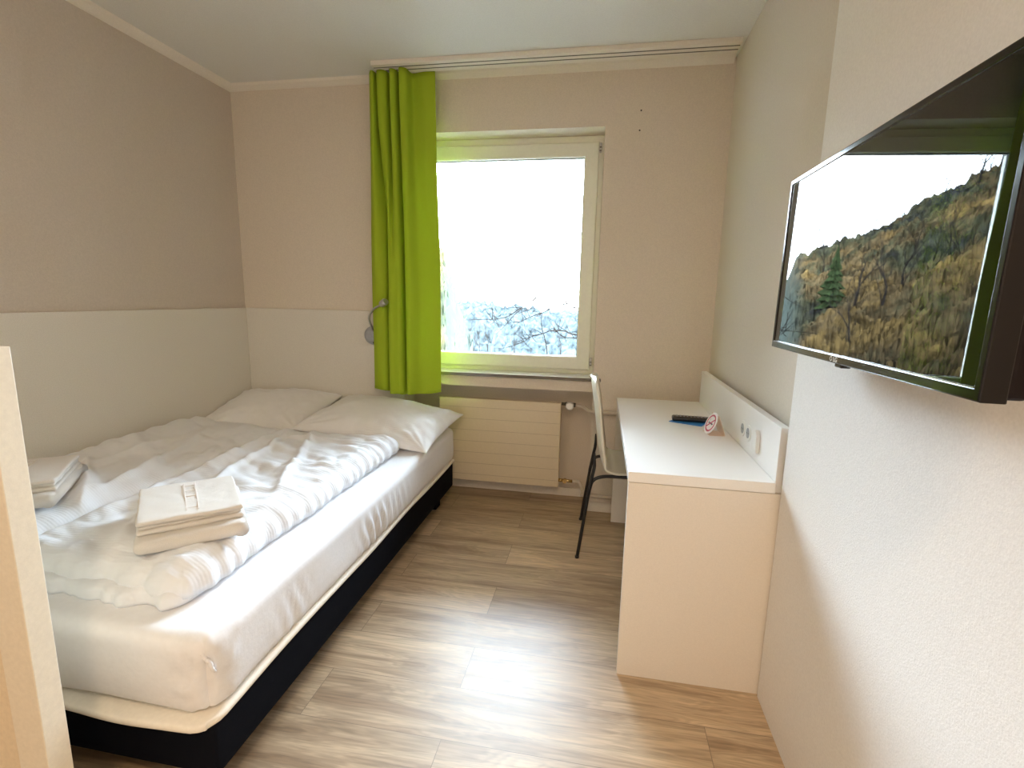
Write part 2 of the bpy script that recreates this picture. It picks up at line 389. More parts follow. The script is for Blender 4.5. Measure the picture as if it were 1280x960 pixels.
# ------------------------------------------------------------------ curtain rail + curtain
rail = thing('curtain_rail', 'flat white two-track curtain rail fixed along the ceiling over the window', 'curtain rail', (-0.35, 2.82, ZC))
link('rail_board', box(-0.955, 0.955, -0.045, 0.075, -0.024, 0, 0.003), M['cove'], rail)
for yy in (-0.012, 0.028): link('track_slot', box(-0.95, 0.95, yy - 0.0035, yy + 0.0035, -0.0252, -0.0235), M['seal'], rail)
top = [(-1.352, 2.865), (-1.322, 2.835), (-1.309, 2.94), (-1.297, 2.838), (-1.250, 2.845), (-1.231, 2.94), (-1.218, 2.835), (-1.190, 2.84), (-1.172, 2.945), (-1.159, 2.825), (-1.124, 2.828), (-1.110, 2.895), (-1.045, 2.888), (-0.974, 2.888)]
bot = [(-1.374, 2.875), (-1.330, 2.840), (-1.278, 2.845), (-1.264, 2.955), (-1.252, 2.835), (-1.225, 2.80), (-1.19, 2.815), (-1.163, 2.835), (-1.151, 2.96), (-1.139, 2.825), (-1.108, 2.78), (-1.06, 2.835), (-1.0, 2.848), (-0.940, 2.868)]
bm = bmesh.new(); R = 70; Cn = 200; rows = []
for r in range(R + 1):
    t = r / R; s = sstep(0.0, 0.75, t)
    P = [Vector((a[0] * (1 - s) + b_[0] * s, a[1] * (1 - s) + b_[1] * s, 0)) for a, b_ in zip(top, bot)]
    row = []
    for i, p in enumerate(catmull(P, Cn)):
        u = i / (Cn - 1)
        zb = 0.728 - 0.018 * math.sin(u * PI) * (1 if u > .25 else u * 4) + 0.004 * math.sin(u * 19)
        z = 2.534 * (1 - t) + zb * t
        row.append(bm.verts.new((p.x + 0.004 * nz(u * 3, t * 4, 5), p.y + 0.010 * nz(u * 5, t * 3, 1) + 0.004 * nz(u * 14, t * 6, 2), z)))
    rows.append(row)
for r in range(R):
    for i in range(Cn - 1):
        bm.faces.new((rows[r][i], rows[r][i + 1], rows[r + 1][i + 1], rows[r + 1][i]))
cu = link('curtain', bm, M['curt'], smooth=True)
sm = cu.modifiers.new('thick', 'SOLIDIFY'); sm.thickness = 0.003
tag(cu, 'lime green curtain gathered at the left side of the window', 'curtain')

# ------------------------------------------------------------------ headboards
o = link('headboard', box(XL + 0.001, XH, 0.76, YB - 0.001, 0.02, 1.205, 0.002), M['headb'])
tag(o, 'long off-white headboard panel along the left wall beside the bed', 'headboard', 'wall panels around the bed')
o = link('headboard', box(XH + 0.001, -1.22, YB - 0.018, YB - 0.001, 0.02, 1.205, 0.002), M['headb'])
tag(o, 'shorter off-white headboard panel on the window wall behind the pillows', 'headboard', 'wall panels around the bed')

# ------------------------------------------------------------------ reading lamp
lamp = thing('reading_lamp', 'small grey gooseneck reading lamp on the headboard at the curtain edge', 'lamp', (-1.415, 2.966, 1.053))
bm = bmesh.new(); tube(bm, [(0, 0, 0), (0, -0.018, 0), (0, -0.026, 0), (0, -0.028, 0)], [0.058, 0.058, 0.05, 0.03], 28)
link('lamp_base', bm, M['grey'], lamp)
pts = catmull([(0.005, -0.02, 0.03), (0.006, -0.05, 0.06), (0.012, -0.09, 0.115), (0.06, -0.13, 0.165), (0.125, -0.16, 0.195)], 24)
bm = bmesh.new(); tube(bm, pts, [0.0065 + 0.0006 * (i % 2) for i in range(24)], 10)
link('gooseneck', bm, M['chrome'], lamp)
bm = bmesh.new(); tube(bm, [(0.12, -0.158, 0.192), (0.135, -0.168, 0.20), (0.158, -0.182, 0.212), (0.168, -0.188, 0.217)], [0.010, 0.020, 0.022, 0.018], 18)
link('lamp_head', bm, M['chrome'], lamp)
bm = bmesh.new(); cyl(bm, (0.012, -0.028, -0.045), (0.012, -0.034, -0.045), 0.006, n=10)
link('switch', bm, M['seal'], lamp)

# ------------------------------------------------------------------ radiator
rad = thing('radiator', 'cream flat-front radiator in the niche under the window', 'radiator', (-0.62, 3.06, 0.1))
bm = bmesh.new(); bx(bm, -0.39, 0.402, -0.022, 0.02, 0.012, 0.563, 0.004)
link('front_plate', bm, M['rad'], rad)
bm = bmesh.new()
for k in range(7):
    zz = 0.055 + k * 0.075
    bx(bm, -0.386, 0.398, -0.0228, -0.0215, zz, zz + 0.0022)
link('groove_lines', bm, mat('radiator_groove', (0.50, 0.41, 0.29), 0.5, 0.03, 80), rad)
bm = bmesh.new(); bx(bm, -0.388, 0.40, 0.02, 0.085, 0.02, 0.55, 0.003)
link('rear_plate', bm, M['rad'], rad)
for sx in (-0.3, 0.3): link('wall_bracket', box(sx - 0.02, sx + 0.02, 0.085, 0.139, 0.12, 0.5), M['rad'], rad)
bm = bmesh.new(); tube(bm, [(0.455, 0.01, 0.548), (0.455, -0.03, 0.548), (0.455, -0.034, 0.548)], [0.025, 0.024, 0.016], 20)
tv = link('thermostat_knob', bm, M['whitep'], rad)
bm = bmesh.new(); cyl(bm, (0.455, 0.03, 0.548), (0.455, 0.009, 0.548), 0.016); cyl(bm, (0.425, 0.02, 0.552), (0.49, 0.02, 0.548), 0.014); cyl(bm, (0.40, 0.02, 0.553), (0.43, 0.02, 0.553), 0.010)
link('upper_valve', bm, M['seal'], rad)
bm = bmesh.new(); cyl(bm, (0.40, 0.0, 0.055), (0.43, 0, 0.055), 0.011); cyl(bm, (0.442, 0.01, 0.055), (0.442, -0.022, 0.055), 0.013); cyl(bm, (0.43, 0.0, 0.055), (0.49, 0.0, 0.053), 0.010)
link('lower_valve', bm, M['brass'], rad)
bm = bmesh.new()
tube(bm, catmull([(0.49, 0.02, 0.547), (0.54, 0.0, 0.545), (0.57, -0.06, 0.54), (0.60, -0.09, 0.537), (0.66, -0.091, 0.535), (1.22, -0.091, 0.525)], 30), 0.0125, 10)
link('pipe', bm, M['pipe'], rad)
bm = bmesh.new()
tube(bm, catmull([(0.49, 0.0, 0.053), (0.53, 0.0, 0.05), (0.55, -0.02, 0.03), (0.57, -0.075, 0.008), (0.61, -0.092, 0.005), (1.22, -0.092, -0.005)], 30), 0.0125, 10)
link('pipe', bm, M['pipe'], rad)

# ------------------------------------------------------------------ bed
BX0, BX1, BY0, BY1 = -2.31, -0.878, 0.90, 2.95
bed = thing('bed', 'double bed with white fitted sheet on a black fabric box base', 'bed', (-1.6, 1.92, 0))
bo = Vector((1.6, -1.92, 0))
def shift(bm, v):
    bmesh.ops.translate(bm, vec=v, verts=bm.verts); return bm
link('bed_base', shift(rbox(BX0, BX1 - 0.012, BY0 + 0.02, BY1, 0.100, 0.262, 0.012, 0.2), bo), M['bedbase'], bed, True)
for lx0 in (BX0 + 0.1, BX1 - 0.098):
    for ly in (BY0 + 0.22, BY1 - 0.13):
        lx = lx0 - (0.06 if lx0 > -1.5 and ly < 2 else 0)
        bm = bmesh.new(); t_ = bmesh.new()
        prism(bm, [(lx - 0.028, ly - 0.04, 0), (lx + 0.028, ly - 0.04, 0), (lx + 0.028, ly + 0.04, 0), (lx - 0.028, ly + 0.04, 0)], (0, 0, 0.12)); t_.free()
        link('leg', shift(bm, bo), M['bedbase'], bed)
def pad_disp(p, n):
    sag = -0.012 * sstep(-1.9, -1.0, p.x) * sstep(1.4, 0.88, p.y)
    cxx, cyy = BX1 - 0.06, BY0 + 0.05; ax = ay = 0
    if p.x > cxx and p.y < cyy:
        dx, dy = p.x - cxx, p.y - cyy; L_ = math.hypot(dx, dy)
        if L_ > 1e-6: m_ = max(abs(dx), abs(dy)) / L_ - 1; ax, ay = dx * m_, dy * m_
    return Vector((ax, ay, 0)) + Vector((0.005 * nz(p.y * 2.5, 3), 0.006 * nz(p.x * 4, 7), sag + 0.007 * nz(p.x * 3, p.y * 2, 4)))
link('mattress_pad', shift(rbox(BX0, BX1 - 0.003, BY0 - 0.014, BY1, 0.258, 0.278, 0.009, 0.02, pad_disp), bo), M['pad'], bed, True)
def mat_disp(p, n):
    d = Vector((0, 0, 0.006 * nz(p.x * 2.2, p.y * 1.6, 2)))
    d += n * 0.004 * nz(p.x * 5, p.y * 5, p.z * 7)
    if n.x > 0.5:      # gathers of the fitted sheet along the side
        for yc, w, a in ((1.82, 0.13, 0.0085), (2.05, 0.10, 0.004), (1.25, 0.08, 0.003)):
            g = math.exp(-((p.y - yc) / w) ** 2)
            d.x += a * g * math.sin((p.y - yc) * 105 + 40 * (p.z - 0.36) + 2.0 * nz(p.y * 9, p.z * 9)) * sstep(0.47, 0.38, p.z)
    # corner seam of the fitted sheet
    if p.x > BX1 - 0.10 and p.y < BY0 + 0.10:
        d += n * 0.006 * nz(p.x * 40, p.y * 40, p.z * 24)
    cxx, cyy, rr_ = BX1 - 0.085, BY0 + 0.088, 1.0
    if p.x > cxx and p.y < cyy:
        dx, dy = p.x - cxx, p.y - cyy; L_ = math.hypot(dx, dy)
        if L_ > 1e-6:
            f = 0.45 + 0.55 * sstep(0.47, 0.33, p.z); m_ = max(abs(dx), abs(dy)) / L_
            d.x += dx * (m_ - 1) * f; d.y += dy * (m_ - 1) * f
    # tuck under at the bottom
    k = sstep(0.36, 0.28, p.z)
    d.x -= 0.004 * k * max(0, n.x); d.y += 0.006 * k * max(0, -n.y)
    return d
link('mattress', shift(rbox(BX0, BX1, BY0 + 0.003, BY1, 0.276, 0.492, 0.036, 0.018, mat_disp), bo), M['sheet'], bed, True)
bm = bmesh.new()
tube(bm, catmull([(-0.905, 0.922, 0.468), (-0.900, 0.917, 0.45), (-0.895, 0.921, 0.435), (-0.888, 0.924, 0.425), (-0.884, 0.927, 0.405), (-0.884, 0.935, 0.392)], 20), [0.002 + 0.0035 * math.sin(PI * (i + 1) / 22) + 0.001 * math.sin(i * 2.1) for i in range(20)], 8)
link('sheet_seam', shift(bm, bo), M['sheet'], bed, True)

# ------------------------------------------------------------------ duvets
def soft_slab(x0, x1, y0, y1, zb, T, fz, outline, e=0.075, nx=130, ny=210, edge_wr=None, seed=0):
    """Stuffed cloth slab with rolled edges; fz(x,y,d) adds height, outline(s,side) moves the border."""
    bm = bmesh.new(); tops = []; bots = []
    def sp(i, n):
        t = i / n; return 0.5 - 0.5 * math.cos(PI * t) if False else (t + 0.11 * (-math.sin(2 * PI * t)) / 1.0)
    for j in range(ny + 1):
        v = sp(j, ny); rt = []; rb = []
        for i in range(nx + 1):
            u = sp(i, nx)
            xa = x0 + outline(v, 'l'); xb = x1 + outline(v, 'r'); ya = y0 + outline(u, 'f'); yb_ = y1 + outline(u, 'b')
            # round the corners of the plan
            x = xa + (xb - xa) * u; y = ya + (yb_ - ya) * v
            cr_ = 0.07
            cx_ = min(max(x, xa + cr_), xb - cr_); cy_ = min(max(y, ya + cr_), yb_ - cr_)
            dx, dy = x - cx_, y - cy_
            if dx and dy:
                L_ = math.hypot(dx, dy); k = max(abs(dx), abs(dy)) / L_; x, y = cx_ + dx * k, cy_ + dy * k
                d = cr_ - math.hypot(x - cx_, y - cy_)
            else:
                d = min(x - xa, xb - x, y - ya, yb_ - y)
            d = max(d, 0)
            q = min(d / e, 1); h = math.sqrt(max(0, 1 - (1 - q) ** 2))
            z = zb + T * (0.22 + 0.78 * h) + fz(x, y, d) * (0.15 + 0.85 * q)
            rt.append(bm.verts.new((x, y, z)))
            rb.append(bm.verts.new((x, y, zb)) if (i in (0, nx) or j in (0, ny)) else None)
        tops.append(rt); bots.append(rb)
    for j in range(ny):
        for i in range(nx):
            bm.faces.new((tops[j][i], tops[j][i + 1], tops[j + 1][i + 1], tops[j + 1][i]))
    ring_t = [tops[0][i] for i in range(nx)] + [tops[j][nx] for j in range(ny)] + [tops[ny][i] for i in range(nx, 0, -1)] + [tops[j][0] for j in range(ny, 0, -1)]
    ring_b = [bots[0][i] for i in range(nx)] + [bots[j][nx] for j in range(ny)] + [bots[ny][i] for i in range(nx, 0, -1)] + [bots[j][0] for j in range(ny, 0, -1)]
    n = len(ring_t)
    for k in range(n): bm.faces.new((ring_t[k], ring_b[k], ring_b[(k + 1) % n], ring_t[(k + 1) % n]))
    bm.faces.new(ring_b)
    return bm
def fold(x, y, px, py, ang, w, a, L_, wob=0.03):
    """ridge through (px,py) running along ang"""
    c, s = math.cos(ang), math.sin(ang); u = (x - px) * c + (y - py) * s; v = -(x - px) * s + (y - py) * c
    v += wob * nz(u * 3.0, px * 9, py * 7)
    return 1.7 * a * math.exp(-(abs(v) / (0.85 * w)) ** 1.6) * math.exp(-(u / L_) ** 4)
def fz_right(x, y, d):
    z = 0.014 * nz(x * 4, y * 3, 1) + 0.007 * nz(x * 10, y * 8, 3)
    # puckers running in from the right-hand edge and the front
    dr = -1.03 - x; df = y - 1.02
    env = math.exp(-max(0, dr) / 0.075)
    z += env * (0.022 * nz(y * 19 + 5 * dr, dr * 5, 9) + 0.014 * nz(y * 41 - 9 * dr, dr * 8, 19))
    z += 0.010 * math.exp(-max(0, dr) / 0.2) * nz(y * 11 + 7 * dr, dr * 3.5, 29)
    env = math.exp(-max(0, df) / 0.06)
    z += env * (0.020 * nz(x * 15 + 3 * df, df * 6, 5) + 0.011 * nz(x * 34, df * 9, 15))
    z += fold(x, y, -1.30, 1.95, 1.95, 0.022, 0.012, 0.45) + fold(x, y, -1.45, 1.75, 1.75, 0.018, 0.014, 0.5)
    z += fold(x, y, -1.2, 1.55, 0.35, 0.020, 0.007, 0.16) + fold(x, y, -1.18, 1.85, 0.2, 0.016, 0.006, 0.14) + fold(x, y, -1.35, 2.2, 0.1, 0.02, 0.009, 0.2)
    z += fold(x, y, -1.5, 1.35, 2.2, 0.03, 0.012, 0.28) + fold(x, y, -1.58, 2.0, PI / 2, 0.05, 0.018, 0.35)
    # ripples of the cloth
    z += 0.018 * abs(nz(x * 3 + 0.6 * y, y * 11 + 4 * x, 12)) + 0.012 * abs(nz(x * 8 - 3 * y, y * 7 + 6 * x, 14)) + 0.006 * nz(x * 7, y * 26 + 9 * x, 13) * sstep(-0.2, 0.3, nz(x * 3, y * 3, 8))
    return z
def out_right(s, side):
    if side == 'r': return 0.012 * nz(s * 6, 1) + 0.0035 * math.sin(s * 130 + 4 * nz(s * 9, 2)) + 0.02 * s
    if side == 'f': return 0.026 * nz(s * 6, 11) + 0.010 * nz(s * 16, 12) + 0.03 * (1 - s)
    if side == 'b': return 0.02 * nz(s * 4, 21) + 0.06 * (s - 0.5)
    return 0.015 * nz(s * 4, 31)
DZ = 0.49
d1 = thing('duvet', 'folded white seersucker duvet on the right half of the bed, under the towels', 'duvet', (-1.34, 1.7, DZ), 'folded duvets on the bed')
dv = Vector((1.34, -1.7, -DZ))
link('cover', shift(soft_slab(-1.655, -1.02, 1.0, 2.37, DZ + 0.018, 0.075, fz_right, out_right), dv), M['duvet'], d1, True)
def out_low(s, side):
    return {'r': 0.008 * nz(s * 7, 51), 'f': 0.034 * nz(s * 6.5, 61) + 0.016 * nz(s * 15, 62) - 0.012 * sstep(0.55, 0.8, s), 'b': 0.0, 'l': 0.0}[side]
link('lower_fold', shift(soft_slab(-1.645, -1.035, 0.992, 2.34, DZ + 0.004, 0.040, lambda x, y, d: 0.003 * nz(x * 20, y * 20), out_low, e=0.03, nx=90, ny=90), dv), M['duvet'], d1, True)
def fz_left(x, y, d):
    z = 0.016 * nz(x * 3.5, y * 2.6, 41) + 0.008 * nz(x * 9, y * 7, 43)
    dr = -1.59 - x
    z += math.exp(-max(0, dr) / 0.10) * (0.012 * nz(y * 14 + 6 * dr, dr * 5, 39) + 0.007 * nz(y * 33, dr * 8, 49))
    z += fold(x, y, -1.66, 1.9, 1.62, 0.035, 0.020, 0.55) + fold(x, y, -1.86, 1.8, 1.9, 0.03, 0.014, 0.5) + fold(x, y, -2.05, 1.6, 1.5, 0.03, 0.010, 0.5)
    z += fold(x, y, -1.95, 1.55, 2.5, 0.02, 0.010, 0.25) + fold(x, y, -1.75, 1.35, 2.4, 0.022, 0.012, 0.22)
    z += 0.018 * abs(nz(x * 3 + 0.5 * y, y * 10 + 5 * x, 72)) + 0.012 * abs(nz(x * 8 - 3 * y, y * 7 + 6 * x, 74)) + 0.006 * nz(x * 7, y * 24 + 9 * x, 73) * sstep(-0.2, 0.3, nz(x * 3, y * 3, 78))
    z += 0.02 * sstep(-1.9, -2.25, x)
    return z
def out_left(s, side):
    if side == 'r': return 0.018 * nz(s * 5, 71) + 0.003 * math.sin(s * 90)
    if side == 'f': return 0.02 * nz(s * 5, 81)
    if side == 'b': return 0.022 * nz(s * 4, 91) - 0.06 * s
    return 0.0
d2 = thing('duvet', 'folded white seersucker duvet on the left half of the bed, against the wall panel', 'duvet', (-1.95, 1.75, DZ), 'folded duvets on the bed')
link('cover', shift(soft_slab(-2.308, -1.662, 1.0, 2.47, DZ + 0.012, 0.082, fz_left, out_left, e=0.09), Vector((1.95, -1.75, -DZ))), M['duvet'], d2, True)

# ------------------------------------------------------------------ pillows
def pillow(name, label, W, D, T, M4, seed, lift):
    bm = bmesh.new(); n = 80; g = {}
    for side in (1, -1):
        for i in range(n + 1):
            for j in range(n + 1):
                u = -math.cos(PI * i / n); v = -math.cos(PI * j / n)
                if side == -1 and (i in (0, n) or j in (0, n)): g[(side, i, j)] = g[(1, i, j)]; continue
                pin = 0.055
                x = W * u * (1 - pin * (1 - v * v) * abs(u)); y = D * v * (1 - pin * (1 - u * u) * abs(v))
                b_ = ((1 - abs(u) ** 2.2) * (1 - abs(v) ** 2.2))
                z = T * b_ ** 0.52
                e = 1 - b_
                w = 0.016 * nz(x * 5 + seed, y * 5, side) + 0.010 * abs(nz(x * 9 + y * 5 + seed, y * 9, side)) + 0.007 * nz(x * 17 + seed, y * 17, side) * (0.4 + e)
                # creases radiating from the corners
                for cx_, cy_ in ((1, 1), (1, -1), (-1, 1), (-1, -1)):
                    rx, ry = u - cx_, v - cy_; rr = math.hypot(rx, ry)
                    w += 0.007 * math.exp(-rr * 2.2) * math.sin(math.atan2(ry, rx) * 17 + seed) * min(1, rr * 4)
                z = z * side + (w * min(1, b_ * 6) if side == 1 else 0)
                if side == -1: z = max(z * 0.55, -0.055)
                p = M4 @ Vector((x, y, z)); 
                if lift: p = lift(p)
                g[(side, i, j)] = bm.verts.new(p)
    for side in (1, -1):
        for i in range(n):
            for j in range(n):
                q = [g[(side, i, j)], g[(side, i + 1, j)], g[(side, i + 1, j + 1)], g[(side, i, j + 1)]]
                try: bm.faces.new(q if side == 1 else q[::-1])
                except ValueError: pass
    o = link(name, bm, M['pillow'], smooth=True)
    tag(o, label, 'pillow', 'pillows at the head of the bed')
    return o
def keep(p):    # rest on the mattress, stop at walls
    p.z = max(p.z, 0.502 + 0.002 * nz(p.x * 9, p.y * 9)); p.y = min(p.y, 2.962); p.x = max(p.x, -2.309); return p
ML = Matrix.Translation((-1.985, 2.705, 0.585)) @ Matrix.Rotation(math.radians(13), 4, 'X') @ Matrix.Rotation(math.radians(2), 4, 'Z')
pillow('pillow', 'plump white pillow in the corner, left of the pair', 0.345, 0.275, 0.090, ML, 3.1, keep)
MR = Matrix.Translation((-1.24, 2.675, 0.572)) @ Matrix.Rotation(math.radians(8), 4, 'X') @ Matrix.Rotation(math.radians(4), 4, 'Y') @ Matrix.Rotation(math.radians(-4), 4, 'Z')
pillow('pillow', 'plump white pillow by the curtain, its corner overhanging the bed edge', 0.405, 0.290, 0.102, MR, 8.4, keep)

# ------------------------------------------------------------------ towels
def folded_towel(name, label, loc, rz, w, dpt, t, layers, group, spiral=False, stripe=False):
    """folded terry towel: a strip folded to and fro, the folded edges at the front (-y)"""
    root = thing(name, label, 'towel', loc, group); root.rotation_euler.z = rz
    bm = bmesh.new(); th = t / layers
    # side profile in yz: every layer a rounded slab, joined front or back in turn
    for k in range(layers):
        z0 = k * th
        ins = 0.004 * k if not spiral else (0.010 if k in (1,) else 0)
        def dsp(p, n, k=k):
            return n * 0.0028 * nz(p.x * 30, p.y * 30, p.z * 30 + k) + Vector((0, 0, 0.004 * nz(p.x * 7, p.y * 7, k)))
        t_ = rbox(-w / 2 + ins * 0.5, w / 2 - ins * 0.4, -dpt / 2 + ins, dpt / 2 - ins * 0.3, z0, z0 + th * 1.02, th * 0.49, 0.012, dsp)
        for f in t_.faces: f.smooth = True
        merge(bm, t_)
    bx_ = []
    # rolled edge at the right hand end
    if not spiral: tube(bm, [(w / 2 - t * 0.42, -dpt / 2 + 0.003, t * 0.5), (w / 2 - t * 0.42, dpt / 2 - 0.004, t * 0.5)], t * 0.485, 18)
    link('cloth', bm, M['towel'], root, True)
    if stripe:
        s = bmesh.new()
        for xx in (-0.012, 0.018):
            bx(s, xx - 0.0014, xx + 0.0014, -dpt / 2 + 0.03, dpt / 2 - 0.03, t + 0.0005, t + 0.0025, 0.0005)
        for q in range(5):
            yy = -dpt / 2 + 0.05 + q * 0.05; bx(s, -0.012, 0.018, yy - 0.0008, yy + 0.0008, t + 0.0005, t + 0.0022)
        link('woven_band', s, mat('towel_band', (0.78, 0.70, 0.64), 0.9, 0.04, 300), root)
    return root
ang = math.atan2(1.208 - 1.027, -1.008 + 1.203)
def towel_set(cx, cy, z, a, tilt, which):
    g = 'folded towels laid out on the duvets'
    t1 = folded_towel('bath_towel', f'thick folded white bath towel lying on the {which} duvet, bottom of its pair', (cx, cy, z), a, 0.275, 0.36, 0.042, 1, g)
    t2 = folded_towel('hand_towel', f'smaller folded white hand towel on top of the bath towel on the {which} duvet', (cx, cy, z), a + 0.03, 0.262, 0.30, 0.040, 3, g, True, True)
    t1.rotation_euler = (tilt, 0.0, a)
    off = Matrix.Rotation(a, 4, 'Z') @ Matrix.Rotation(tilt, 4, 'X') @ Vector((-0.004, 0.012, 0.043))
    t2.location = Vector((cx, cy, z)) + off; t2.rotation_euler = (tilt, 0.01, a + 0.03)
towel_set(-1.222, 1.262, 0.592, ang, 0.0, 'right')
towel_set(-1.93, 1.30, 0.603, ang - 0.1, 0.0, 'left')

# ------------------------------------------------------------------ desk
desk = thing('desk', 'white laminate wall desk with raised back panel along the right wall', 'desk', (0.35, 2.24, 0))
do = Vector((-0.35, -2.24, 0))
DX0, DY0, DY1 = 0.114, 1.603, 2.878
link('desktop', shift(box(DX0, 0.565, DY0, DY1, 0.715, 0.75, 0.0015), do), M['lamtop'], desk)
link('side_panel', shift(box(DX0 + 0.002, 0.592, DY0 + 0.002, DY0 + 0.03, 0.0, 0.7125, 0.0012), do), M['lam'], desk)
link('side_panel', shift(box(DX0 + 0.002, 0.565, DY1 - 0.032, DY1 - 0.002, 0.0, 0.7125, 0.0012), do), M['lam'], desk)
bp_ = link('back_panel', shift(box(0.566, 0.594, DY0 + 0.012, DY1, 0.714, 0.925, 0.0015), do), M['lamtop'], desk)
for yy in (2.009, 1.936):
    bm = bmesh.new(); t_ = bmesh.new()
    tube(bm, [(0.566, yy, 0.822), (0.5645, yy, 0.822), (0.5635, yy, 0.822)], [0.031, 0.031, 0.029], 28)
    so = link('power_socket', shift(bm, do), M['whitep'], desk)
    bm = bmesh.new(); cyl(bm, (0.5637, yy, 0.822), (0.5628, yy, 0.822), 0.0195, n=24)
    link('socket_recess', shift(bm, do), M['grey'], so)
    bm = bmesh.new()
    for q in (-0.008, 0.008): cyl(bm, (0.5629, yy + q, 0.822), (0.5624, yy + q, 0.822), 0.0026, n=8)
    link('pin_hole', shift(bm, do), M['seal'], so)
bm = bmesh.new(); poly = []
for k in range(13):
    a_ = PI * k / 12; poly.append((0.566, 1.825 + 0.022 * math.cos(a_), 0.842 + 0.022 * math.sin(a_)))
poly = poly + [(0.566, 1.797, 0.785), (0.566, 1.853, 0.785)]
prism(bm, poly, (-0.012, 0, 0)); bmesh.ops.bevel(bm, geom=bm.edges[:], offset=0.002, segments=2, affect='EDGES')
ad = link('power_adapter', bm, M['whitep']); tag(ad, 'white plug adapter with rounded top in the desk back panel, nearest the camera', 'adapter')

# ------------------------------------------------------------------ things on the desk
o = bmesh.new(); prism(o, [(0.335, 2.352, 0.7505), (0.47, 2.29, 0.7505), (0.53, 2.42, 0.7505), (0.40, 2.46, 0.7505)], (0, 0, 0.002))
lf = link('leaflet', o, M['blue']); tag(lf, 'blue leaflet lying on the desk under the black remote', 'leaflet')
rc = thing('remote_control', 'black remote control lying on the blue leaflet on the desk', 'remote', (0.44, 2.375, 0.753)); rc.rotation_euler.z = math.radians(-3)
bm = rbox(-0.088, 0.088, -0.024, 0.024, 0, 0.022, 0.008, 0.02); link('casing', bm, M['remote'], rc, True)
for i in range(9):
    for j in range(3):
        bm = bmesh.new(); cyl(bm, (-0.066 + i * 0.0155, -0.012 + j * 0.012, 0.0215), (-0.066 + i * 0.0155, -0.012 + j * 0.012, 0.0232), 0.0038, n=10)
        link('button', bm, M['button'], rc)
# no smoking tent card, a folded strip of card standing as a triangle
sg = thing('tent_sign', 'folded white tent card with a red no-smoking symbol on the desk', 'sign', (0.497, 2.185, 0.7505)); sg.rotation_euler.z = math.radians(7)
A, B_, T_ = (-0.030, 0.0), (0.034, 0.0), (0.004, 0.082)
def strip(p, q, y0, y1, th=0.0016, mi=0):
    bm = bmesh.new(); d = Vector((q[0] - p[0], 0, q[1] - p[1])).normalized(); n_ = Vector((-d.z, 0, d.x)) * th
    P0, Q0 = Vector((p[0], y0, p[1])), Vector((q[0], y0, q[1]))
    prism(bm, [P0, Q0, Q0 + n_, P0 + n_], (0, y1 - y0, 0)); return bm
link('card_back', strip(T_, B_, -0.045, 0.045), M['cardb'], sg)
link('card_foot', strip((B_[0], 0.0002), (A[0], 0.0002), -0.045, 0.045), M['cardb'], sg)
dirv = Vector((T_[0] - A[0], 0, T_[1] - A[1])); ln = dirv.length; dirv.normalize(); nrm = Vector((-dirv.z, 0, dirv.x))
mid = Vector((A[0], 0, A[1])) + dirv * ln * 0.53
yv = Vector((0, 1, 0))
bm = bmesh.new(); rr = 0.052
prism(bm, [mid - nrm * 0.0004 + (yv * math.cos(2 * PI * k / 40) * 1.0 + dirv * math.sin(2 * PI * k / 40) * 0.92) * rr for k in range(40)], nrm * 0.0018)
face = link('card_face', bm, M['card'], sg)
bm = bmesh.new()
def onface(a_, b_, h): return mid + yv * a_ + dirv * b_ + nrm * (0.0014 + h)
def ring(bm, r0, r1, h0, h1, n=36, ka=1.0, kb=0.92):
    for k in range(n):
        a0, a1 = 2 * PI * k / n, 2 * PI * (k + 1) / n
        q = [onface(r * math.cos(a) * ka, r * math.sin(a) * kb, h1) for r, a in ((r0, a0), (r1, a0), (r1, a1), (r0, a1))]
        bm.faces.new([bm.verts.new(p) for p in q])
ring(bm, 0.034, 0.042, 0, 0.0006)
q = [onface(a_, b_, 0.0008) for a_, b_ in ((0.027, -0.026), (0.032, -0.021), (-0.027, 0.026), (-0.032, 0.021))]
bm.faces.new([bm.verts.new(p) for p in q])
link('prohibition_ring', bm, M['red'], face)
bm = bmesh.new()
for (a0, a1, b0, b1) in ((-0.024, 0.014, -0.004, 0.002), (0.016, 0.024, -0.004, 0.002)):
    bm.faces.new([bm.verts.new(onface(a_, b_, 0.0007)) for a_, b_ in ((a0, b0), (a1, b0), (a1, b1), (a0, b1))])
for s in range(6):
    a0 = 0.018 + 0.003 * math.sin(s * 1.3); a1 = 0.018 + 0.003 * math.sin((s + 1) * 1.3)
    bm.faces.new([bm.verts.new(onface(a_, b_, 0.0007)) for a_, b_ in ((a0, 0.004 + s * 0.0025), (a0 + 0.002, 0.004 + s * 0.0025), (a1 + 0.002, 0.0065 + s * 0.0025), (a1, 0.0065 + s * 0.0025))])
link('cigarette_symbol', bm, M['ink'], face)

